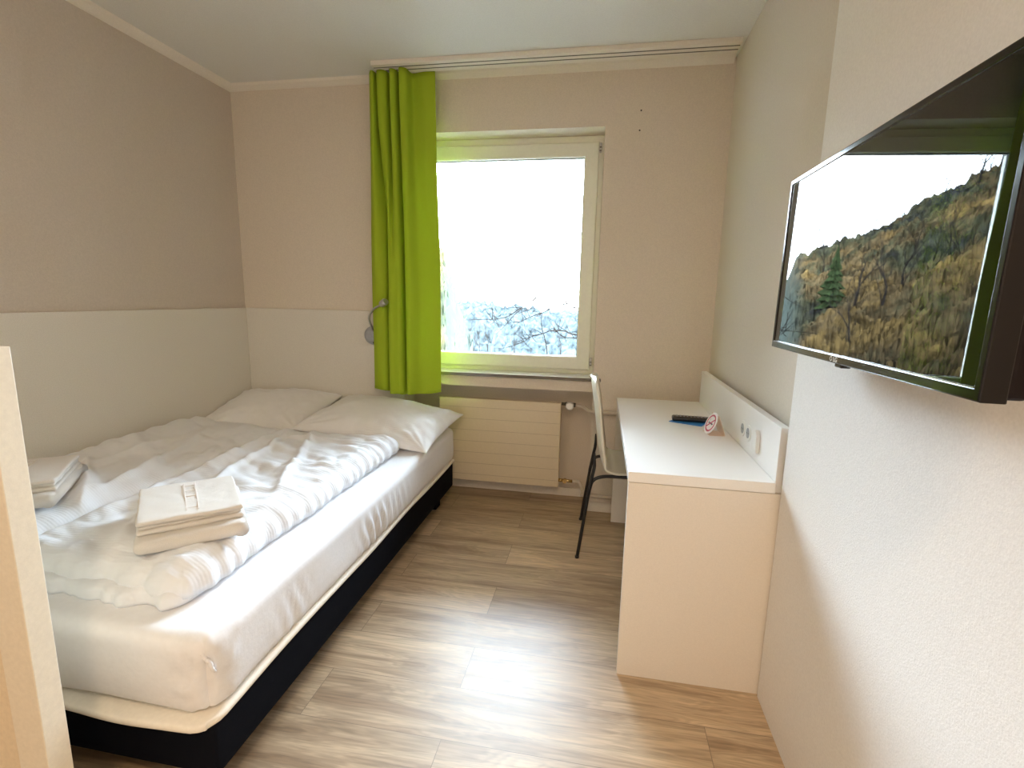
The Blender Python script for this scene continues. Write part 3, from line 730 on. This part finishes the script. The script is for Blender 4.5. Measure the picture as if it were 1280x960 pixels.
# ------------------------------------------------------------------ chair
ch = thing('desk_chair', 'white shell chair with thin black tube legs pushed under the desk', 'chair', (0.13, 2.61, 0))
co = Vector((-0.13, -2.61, 0)); CY = 2.61
prof = catmull([(0.40, 0.43), (0.36, 0.448), (0.26, 0.447), (0.16, 0.437), (0.09, 0.440), (0.047, 0.468), (0.026, 0.53), (0.012, 0.62), (-0.004, 0.74), (-0.022, 0.85), (-0.034, 0.905)][::1] and [Vector((a, 0, b_)) for a, b_ in ((0.40, 0.43), (0.36, 0.448), (0.26, 0.447), (0.16, 0.437), (0.09, 0.440), (0.047, 0.468), (0.026, 0.53), (0.012, 0.62), (-0.004, 0.74), (-0.022, 0.85), (-0.034, 0.915))], 60)
bm = bmesh.new(); grid = []
NS, NW = 60, 24
for i, p in enumerate(prof):
    s = i / (NS - 1)
    hw = 0.205 * (1 - 0.10 * sstep(0.5, 0.0, s)) if s < 0.5 else 0.205 - 0.040 * sstep(0.5, 0.95, s)
    if s > 0.9: hw *= math.sqrt(max(0.02, 1 - ((s - 0.9) / 0.105) ** 2.6))
    if s < 0.08: hw *= math.sqrt(max(0.03, 1 - ((0.08 - s) / 0.084) ** 2.6))
    row = []
    for k in range(NW + 1):
        w = -1 + 2 * k / NW
        seatness = 1 - sstep(0.42, 0.6, s)
        dish = w * w
        row.append(bm.verts.new((p.x + 0.028 * dish * (1 - seatness), CY + hw * w, p.z + 0.016 * dish * seatness * sstep(0, 0.2, s))))
    grid.append(row)
for i in range(NS - 1):
    for k in range(NW): bm.faces.new((grid[i][k], grid[i][k + 1], grid[i + 1][k + 1], grid[i + 1][k]))
sh = link('seat_shell', shift(bm, co), M['shell'], ch, True)
md = sh.modifiers.new('thick', 'SOLIDIFY'); md.thickness = 0.010; md.offset = 0
def leg_path(sy, rear):
    if rear: pts = [(-0.061, CY + sy * 0.226, 0.0), (-0.030, CY + sy * 0.205, 0.25), (-0.012, CY + sy * 0.188, 0.37), (0.006, CY + sy * 0.180, 0.408), (0.045, CY + sy * 0.172, 0.424), (0.10, CY + sy * 0.165, 0.427), (0.22, CY + sy * 0.165, 0.427)]
    else: pts = [(0.455, CY + sy * 0.226, 0.0), (0.425, CY + sy * 0.205, 0.25), (0.405, CY + sy * 0.188, 0.37), (0.388, CY + sy * 0.180, 0.408), (0.35, CY + sy * 0.172, 0.424), (0.29, CY + sy * 0.165, 0.427), (0.22, CY + sy * 0.165, 0.427)]
    return catmull(pts, 40)
for sy in (-1, 1):
    for rear in (True, False):
        bm = bmesh.new(); tube(bm, leg_path(sy, rear), 0.0085, 12)
        lg = link('leg', shift(bm, co), M['blackm'], ch, True)
        f0 = leg_path(sy, rear)[0]
        bm = bmesh.new(); cyl(bm, f0, f0 + Vector((0, 0, 0.012)), 0.0105, n=12); link('foot_cap', shift(bm, co), M['blackm'], lg)
    bm = bmesh.new(); tube(bm, catmull([(-0.022, CY + sy * 0.197, 0.32), (-0.006, CY + sy * 0.19, 0.42), (0.004, CY + sy * 0.185, 0.48), (0.003, CY + sy * 0.180, 0.55)], 14), [0.0085] * 10 + [0.007, 0.006, 0.005, 0.003], 12)
    link('back_support', shift(bm, co), M['blackm'], ch, True)
for xx in (0.10, 0.33):
    bm = bmesh.new(); cyl(bm, (xx, CY - 0.165, 0.427), (xx, CY + 0.165, 0.427), 0.007, n=10)
    link('cross_bar', shift(bm, co), M['blackm'], ch)

# ------------------------------------------------------------------ television
tv = thing('television', 'black flat-screen television mounted on the right wall reflecting the window', 'television', (0.4407, 1.0255, 1.1935))
tv.rotation_euler.y = 0.0102
HW, HH, BW = 0.3665, 0.408, 0.0125
def tvring(x0, x1, y0, y1, z0, z1, wt, wb_, ws):
    bm = frame_ring(y0, y1, z0, z1, ws, x0, x1, 0.0022, wt, wb_)
    for v in bm.verts: v.co = Vector((v.co.y, v.co.x, v.co.z))
    return bm
bez = link('bezel', tvring(0, 0.03, -HW, HW, 0, HH, 0.0125, 0.0165, 0.012), M['tvblack'], tv)
link('screen', box(0.0022, 0.02, -HW + 0.009, HW - 0.009, 0.012, HH - 0.009), M['screen'], tv)
link('bezel_highlight', box(-0.0004, 0.003, -HW + 0.012, HW - 0.012, 0.0161, 0.0171), M['tvglint'], tv)  # bright strip standing in for the highlight along the bezel's inner edge
bm = bmesh.new(); bx(bm, 0.028, 0.058, -HW + 0.004, HW - 0.004, 0.003, HH - 0.003, 0.008, 3)
link('rear_casing', bm, M['tvback'], tv)
link('wall_mount', box(0.057, 0.136, -0.11, 0.11, 0.14, 0.34, 0.002), M['tvback'], tv)
bm = bmesh.new(); bx(bm, 0.004, 0.022, -0.012, 0.014, -0.007, 0.002, 0.002)
link('sensor', bm, M['tvblack'], tv)
# maker's lettering on the lower bezel
cu_ = bpy.data.curves.new('logo', 'FONT'); cu_.body = 'LG'; cu_.size = 0.0135; cu_.extrude = 0.0002; cu_.align_x = 'CENTER'
to = bpy.data.objects.new('logo_tmp', cu_); COL.objects.link(to)
bpy.context.view_layer.update()
me = bpy.data.meshes.new_from_object(to.evaluated_get(bpy.context.evaluated_depsgraph_get()))
bpy.data.objects.remove(to); bpy.data.curves.remove(cu_)
RT = Matrix(((0, 0, -1, 0), (-1, 0, 0, 0), (0, 1, 0, 0), (0, 0, 0, 1)))
me.transform(Matrix.Translation((-0.0004, 0.004, 0.0032)) @ RT)
link('logo', me, M['whitep'], tv)
bm = bmesh.new()
for k in range(20):
    a0, a1 = 2 * PI * k / 20, 2 * PI * (k + 1) / 20
    bm.faces.new([bm.verts.new((-0.0006, 0.021 + r * math.cos(a), 0.008 + r * math.sin(a))) for r, a in ((0.0034, a0), (0.0046, a0), (0.0046, a1), (0.0034, a1))])
link('logo_ring', bm, M['whitep'], tv)

# ------------------------------------------------------------------ low partition at the foot of the bed
pt = thing('partition', 'low cream partition with a board end at the foot of the bed', 'partition', (-1.7, 0.70, 0))
link('core', box(-0.634, 0.595, -0.012, 0.02, 0, 1.195, 0.001), M['partn'], pt)
link('end_board', box(0.582, 0.654, -0.022, 0.022, 0, 1.2, 0.0015), M['partb'], pt)

# ------------------------------------------------------------------ outside
def ridge(az):
    P = [(-90, 15), (-60, 16), (-45, 13.5), (-36, 13.6), (-31.5, 11.9), (-29.3, 10.3), (-26.8, 8.5), (-24.2, 6.8), (-20.6, 5.2), (-17.6, 3.6), (-17.0, 1.4), (-16, -2.2), (-15, -4.5), (-12, -5), (0, -3.5), (60, -3)]
    for (a, b_), (c, d) in zip(P, P[1:]):
        if a <= az <= c: return b_ + (d - b_) * (az - a) / (c - a)
    return P[-1][1]
def terrain(a0, a1, na, r0, rr, r1, nr, zfoot, amp, elf, seed):
    bm = bmesh.new(); rows = []
    for i in range(na + 1):
        az = a0 + (a1 - a0) * i / na; c, s = math.cos(math.radians(az)), math.sin(math.radians(az))
        zr = 1.3 + rr * math.tan(math.radians(elf(az))); row = []
        for j in range(nr + 1):
            r = r0 + (r1 - r0) * (j / nr) ** 1.3
            x, y = r * s, r * c
            if r < rr: z = zfoot + (zr - zfoot) * sstep(r0 - 2, rr * 1.15, r) ** 0.9 / sstep(r0 - 2, rr * 1.15, rr) ** 0.9
            else: z = zr - (r - rr) * 0.08
            k = sstep(r0, r0 + 8, r)
            z += k * amp * (0.9 * nz(x * 0.35, y * 0.35, seed) + 0.7 * abs(nz(x * 0.9, y * 0.9, seed + 3)) + 0.45 * abs(nz(x * 2.3, y * 2.3, seed + 5)) + 0.5 * random.random() * 0.6)
            row.append(bm.verts.new((x, y, z)))
        rows.append(row)
    for i in range(na):
        for j in range(nr): bm.faces.new((rows[i][j], rows[i + 1][j], rows[i + 1][j + 1], rows[i][j + 1]))
    return bm
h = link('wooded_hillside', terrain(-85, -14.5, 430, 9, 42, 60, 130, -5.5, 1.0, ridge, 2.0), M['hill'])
tag(h, 'steep hillside of brown autumn woodland, mirrored in the television screen', 'hillside', kind='stuff')
h = link('misty_woodland', terrain(-40, 75, 300, 62, 95, 140, 40, -9.5, 2.2, lambda a: -1.6 + 0.5 * math.sin(a * 0.3), 11.0), M['haze'])
tag(h, 'pale misty woodland in the valley outside the window', 'woodland', kind='stuff')
g_ = link('meadow', terrain(-12, 85, 60, 3.9, 40, 60, 20, -6.2, 0.15, lambda a: -8.5, 5.0), mat('pale_grass', (0.03, 0.033, 0.022), 1, 0.3, 0.4, spec=0))
tag(g_, 'pale ground below the window', 'ground', kind='stuff')

def grow(bm, p, d, L_, r, depth, n=5):
    pts = [p]; q = p.copy(); dd = d.copy()
    for i in range(3):
        dd = (dd + Vector((random.uniform(-.25, .25), random.uniform(-.25, .25), random.uniform(-.05, .25)))).normalized()
        q = q + dd * L_ / 3; pts.append(q.copy())
    tube(bm, pts, [r, r * 0.85, r * 0.7, r * 0.5], n)
    if depth == 0: return
    for k in range(3 if depth > 1 else 4):
        b0 = pts[random.choice((1, 2, 3, 3))]
        nd = (dd + Vector((random.uniform(-1, 1), random.uniform(-1, 1), random.uniform(-.2, .7))) * 0.85).normalized()
        grow(bm, b0, nd, L_ * random.uniform(.55, .8), r * 0.5, depth - 1, 4 if depth > 1 else 3)
bm = bmesh.new(); grow(bm, Vector((0, 0, 0)), Vector((0, 0, 1)), 2.6, 0.10, 4)
tree_me = bpy.data.meshes.new('bare_tree'); bm.to_mesh(tree_me); bm.free()
first = None
spots = []
for k in range(22):
    az = random.uniform(-35, -19); spots.append((az, random.uniform(36, 42)))
for k in range(14):
    az = random.uniform(-36, -19.5); spots.append((az, random.uniform(20, 34)))
for k in range(10):
    az = random.uniform(-16, 4); spots.append((az, random.uniform(62, 80)))
spots += [(-31.6, 38), (-32.6, 36), (-33.1, 39)]
def ground_z(az, r):
    if az > -16.5: return -8.6 + (r - 62) * 0.12
    zr = 1.3 + 42 * math.tan(math.radians(ridge(az)))
    return -5.5 + (zr + 5.5) * sstep(7, 48.3, r) ** .9 / sstep(7, 48.3, 42) ** .9 - 0.5
for az, r in spots:
    a = math.radians(az); far = az > -16.5
    if first is None: o = link('bare_tree', tree_me, M['barkf']); first = o
    else: o = first.copy(); COL.objects.link(o)
    o.location = (r * math.sin(a), r * math.cos(a), ground_z(az, r))
    sc = random.uniform(0.35, 0.6) if not far else random.uniform(0.7, 1.05)
    if az < -31.5 and len(spots) and (az, r) in spots[-3:]: sc = 1.25
    o.scale = (sc, sc, sc * 1.1); o.rotation_euler.z = random.uniform(0, 6.28)
    if far: tag(o, 'bare tree in the mist of the valley outside the window', 'tree', 'bare valley trees')
    else: tag(o, 'bare tree on the autumn hillside mirrored in the television', 'tree', 'bare hillside trees')
# conifers on the hill
def conifer(az, r, hgt, label):
    a = math.radians(az); root = thing('conifer', label, 'tree', (r * math.sin(a), r * math.cos(a), ground_z(az, r)))
    bm = bmesh.new(); cyl(bm, (0, 0, 0), (0, 0, hgt * .95), 0.12, 0.02, 6); link('trunk', bm, M['barkf'], root)
    bm = bmesh.new()
    for k in range(9):
        z0 = hgt * (0.12 + 0.095 * k); rad_ = hgt * 0.24 * (1 - k / 9.5); n = 18
        c0 = bm.verts.new((0, 0, z0 + hgt * 0.17))
        rg = [bm.verts.new((rad_ * (1 if q % 2 else .6) * random.uniform(.8, 1.1) * math.cos(2 * PI * q / n), rad_ * (1 if q % 2 else .6) * math.sin(2 * PI * q / n), z0 + random.uniform(-.1, .1))) for q in range(n)]
        for q in range(n): bm.faces.new((c0, rg[q], rg[(q + 1) % n]))
    link('needles', bm, M['needle'], root)
conifer(-20.6, 30, 3.4, 'small dark green conifer on the hillside at the left of the mirrored view')

# near tree whose twigs cross the window from the right
nt_ = thing('overhanging_tree', 'bare tree whose thin twigs reach across the window from the right', 'tree', (1.6, 7.2, -5.8))
no = Vector((-1.6, -7.2, 5.8))
bm = bmesh.new(); tube(bm, [(1.6, 7.2, -5.8), (1.55, 7.2, -3), (1.45, 7.15, -1.0), (1.5, 7.1, 1.0), (1.7, 7.0, 3.2)], [0.20, 0.16, 0.13, 0.09, 0.04], 10)
link('trunk', shift(bm, no), M['bark'], nt_, True)
TW = [([(1.500, 7.100, 0.927), (0.600, 7.232, 1.077), (-0.345, 7.365, 1.177), (-0.506, 7.365, 1.256), (-0.528, 7.365, 1.348), (-0.605, 7.365, 1.411), (-0.736, 7.365, 1.414), (-0.885, 7.365, 1.369), (-1.015, 7.365, 1.273), (-1.185, 7.365, 1.157), (-1.376, 7.365, 1.030), (-1.551, 7.365, 0.987), (-1.748, 7.365, 0.978)], 0.016),
      ([(-0.505, 7.358, 1.234), (-0.634, 7.358, 1.207), (-0.838, 7.358, 1.110), (-1.008, 7.358, 1.040), (-1.236, 7.358, 0.929)], 0.014),
      ([(-0.799, 6.645, 1.362), (-0.949, 6.645, 1.233), (-1.120, 6.645, 1.111), (-1.257, 6.645, 0.953), (-1.396, 6.645, 0.810)], 0.008),
      ([(-0.777, 6.668, 1.421), (-0.886, 6.668, 1.336), (-1.022, 6.668, 1.232)], 0.006),
      ([(1.500, 7.100, 0.497), (0.600, 7.184, 0.647), (-0.322, 7.268, 0.747), (-0.517, 7.268, 0.759), (-0.690, 7.268, 0.884)], 0.013),
      ([(1.500, 7.100, 0.549), (0.600, 7.144, 0.699), (-0.321, 7.189, 0.799), (-0.496, 7.189, 0.849), (-0.699, 7.189, 0.851), (-0.828, 7.189, 0.801), (-0.995, 7.189, 0.749), (-1.088, 7.189, 0.681)], 0.014),
      ([(-1.080, 7.136, 0.685), (-1.230, 7.136, 0.624), (-1.420, 7.136, 0.570), (-1.535, 7.136, 0.575)], 0.007),
      ([(-1.036, 6.847, 0.710), (-1.091, 6.847, 0.717), (-1.127, 6.847, 0.707)], 0.005),
      ([(-1.072, 7.085, 0.680), (-0.996, 7.085, 0.609), (-0.901, 7.085, 0.539)], 0.005),
      ([(-0.733, 7.085, 0.517), (-0.767, 7.085, 0.709), (-0.829, 7.085, 0.926), (-0.829, 7.085, 1.107), (-0.839, 7.085, 1.251)], 0.009),
      ([(-1.411, 7.065, 1.454), (-1.494, 7.065, 1.390), (-1.624, 7.065, 1.324), (-1.832, 7.065, 1.266)], 0.005),
      ([(-0.740, 6.727, 1.373), (-0.840, 6.727, 1.269), (-0.890, 6.727, 1.200), (-1.028, 6.727, 1.128), (-1.133, 6.727, 1.100)], 0.006),
      ([(1.500, 7.100, 0.995), (0.600, 7.022, 1.145), (-0.328, 6.945, 1.245), (-0.460, 6.945, 1.259)], 0.01)]
for pts, r in TW:
    P = catmull([Vector(p) for p in pts], max(8, len(pts) * 4)); bm = bmesh.new()
    tube(bm, P, [r * (1 - 0.7 * i / len(P)) for i in range(len(P))], 6)
    # side twigs
    for q in range(int(len(P) * 0.5)):
        b0 = P[random.randrange(len(P) // 4, len(P))]; L_ = random.uniform(.08, .34)
        d = Vector((random.uniform(-1, .3), random.uniform(-.5, .5), random.uniform(-.5, .9))).normalized()
        m1 = b0 + d * L_ * .5 + Vector((0, 0, random.uniform(-.03, .05)))
        tube(bm, [b0, m1, m1 + (d + Vector((0, 0, .3))).normalized() * L_ * .5], [r * .35, r * .28, r * .15], 4)
    link('branch', shift(bm, no), M['bark'], nt_, True)

# ------------------------------------------------------------------ light
w = bpy.data.worlds.new('overcast_sky'); S.world = w; w.use_nodes = True
nt = w.node_tree; bgn = nt.nodes['Background']
tc = nt.nodes.new('ShaderNodeTexCoord'); sx = nt.nodes.new('ShaderNodeSeparateXYZ'); nt.links.new(tc.outputs['Generated'], sx.inputs[0])
cr = nt.nodes.new('ShaderNodeValToRGB'); cr.color_ramp.elements[0].color = (0.76, 0.88, 1.0, 1); cr.color_ramp.elements[1].color = (0.66, 0.82, 1.0, 1)
nt.links.new(sx.outputs['Z'], cr.inputs['Fac']); nt.links.new(cr.outputs[0], bgn.inputs['Color'])
bgn.inputs['Strength'].default_value = 46.0
pl = bpy.data.lights.new('window_portal', 'AREA'); pl.shape = 'RECTANGLE'; pl.size = 1.0; pl.size_y = 1.2
po = bpy.data.objects.new('window_portal', pl); COL.objects.link(po)
po.location = ((-1.13 - 0.13) / 2, FY + 0.06, 1.537); po.rotation_euler = (-PI / 2, 0, 0)
pl.cycles.is_portal = True
al = bpy.data.lights.new('ceiling_lamp', 'AREA'); al.shape = 'DISK'; al.size = 0.25; al.energy = 20; al.color = (1.0, 0.72, 0.46)
ao = bpy.data.objects.new('ceiling_lamp', al); COL.objects.link(ao); ao.location = (0.05, -0.55, 2.5)
fl = bpy.data.lights.new('fill_light', 'AREA'); fl.shape = 'RECTANGLE'; fl.size = 1.6; fl.size_y = 0.9; fl.energy = 14; fl.color = (1.0, 0.84, 0.66)  # added soft fill to lift the walls, no known lamp there
fo = bpy.data.objects.new('fill_light', fl); COL.objects.link(fo); fo.location = (-0.7, -1.5, 2.5)

# ------------------------------------------------------------------ camera
h_, pitch, yaw, roll, f_ = 1.3039, -0.1713, 0.1731, -0.0205, 621.2827
cp, sp_ = math.cos(pitch), math.sin(pitch); cy, sy = math.cos(yaw), math.sin(yaw); c_r, s_r = math.cos(roll), math.sin(roll)
F = Vector((-sy * cp, cy * cp, sp_)); R0 = Vector((cy, sy, 0)); U0 = Vector((sy * sp_, -cy * sp_, cp))
Rv = R0 * c_r - U0 * s_r; Uv = R0 * s_r + U0 * c_r
cam = bpy.data.cameras.new('camera'); cam.sensor_width = 36; cam.lens = f_ / 1280 * 36; cam.clip_start = 0.02; cam.clip_end = 500
ca = bpy.data.objects.new('camera', cam); COL.objects.link(ca)
ca.matrix_world = Matrix(((Rv.x, Uv.x, -F.x, 0), (Rv.y, Uv.y, -F.y, 0), (Rv.z, Uv.z, -F.z, h_), (0, 0, 0, 1)))
S.camera = ca
S.view_settings.view_transform = 'Standard'; S.view_settings.look = 'None'; S.view_settings.exposure = 0.42
try:
    S.cycles.use_denoising = True
    S.cycles.max_bounces = 14; S.cycles.diffuse_bounces = 8; S.cycles.sample_clamp_indirect = 12
except Exception: pass
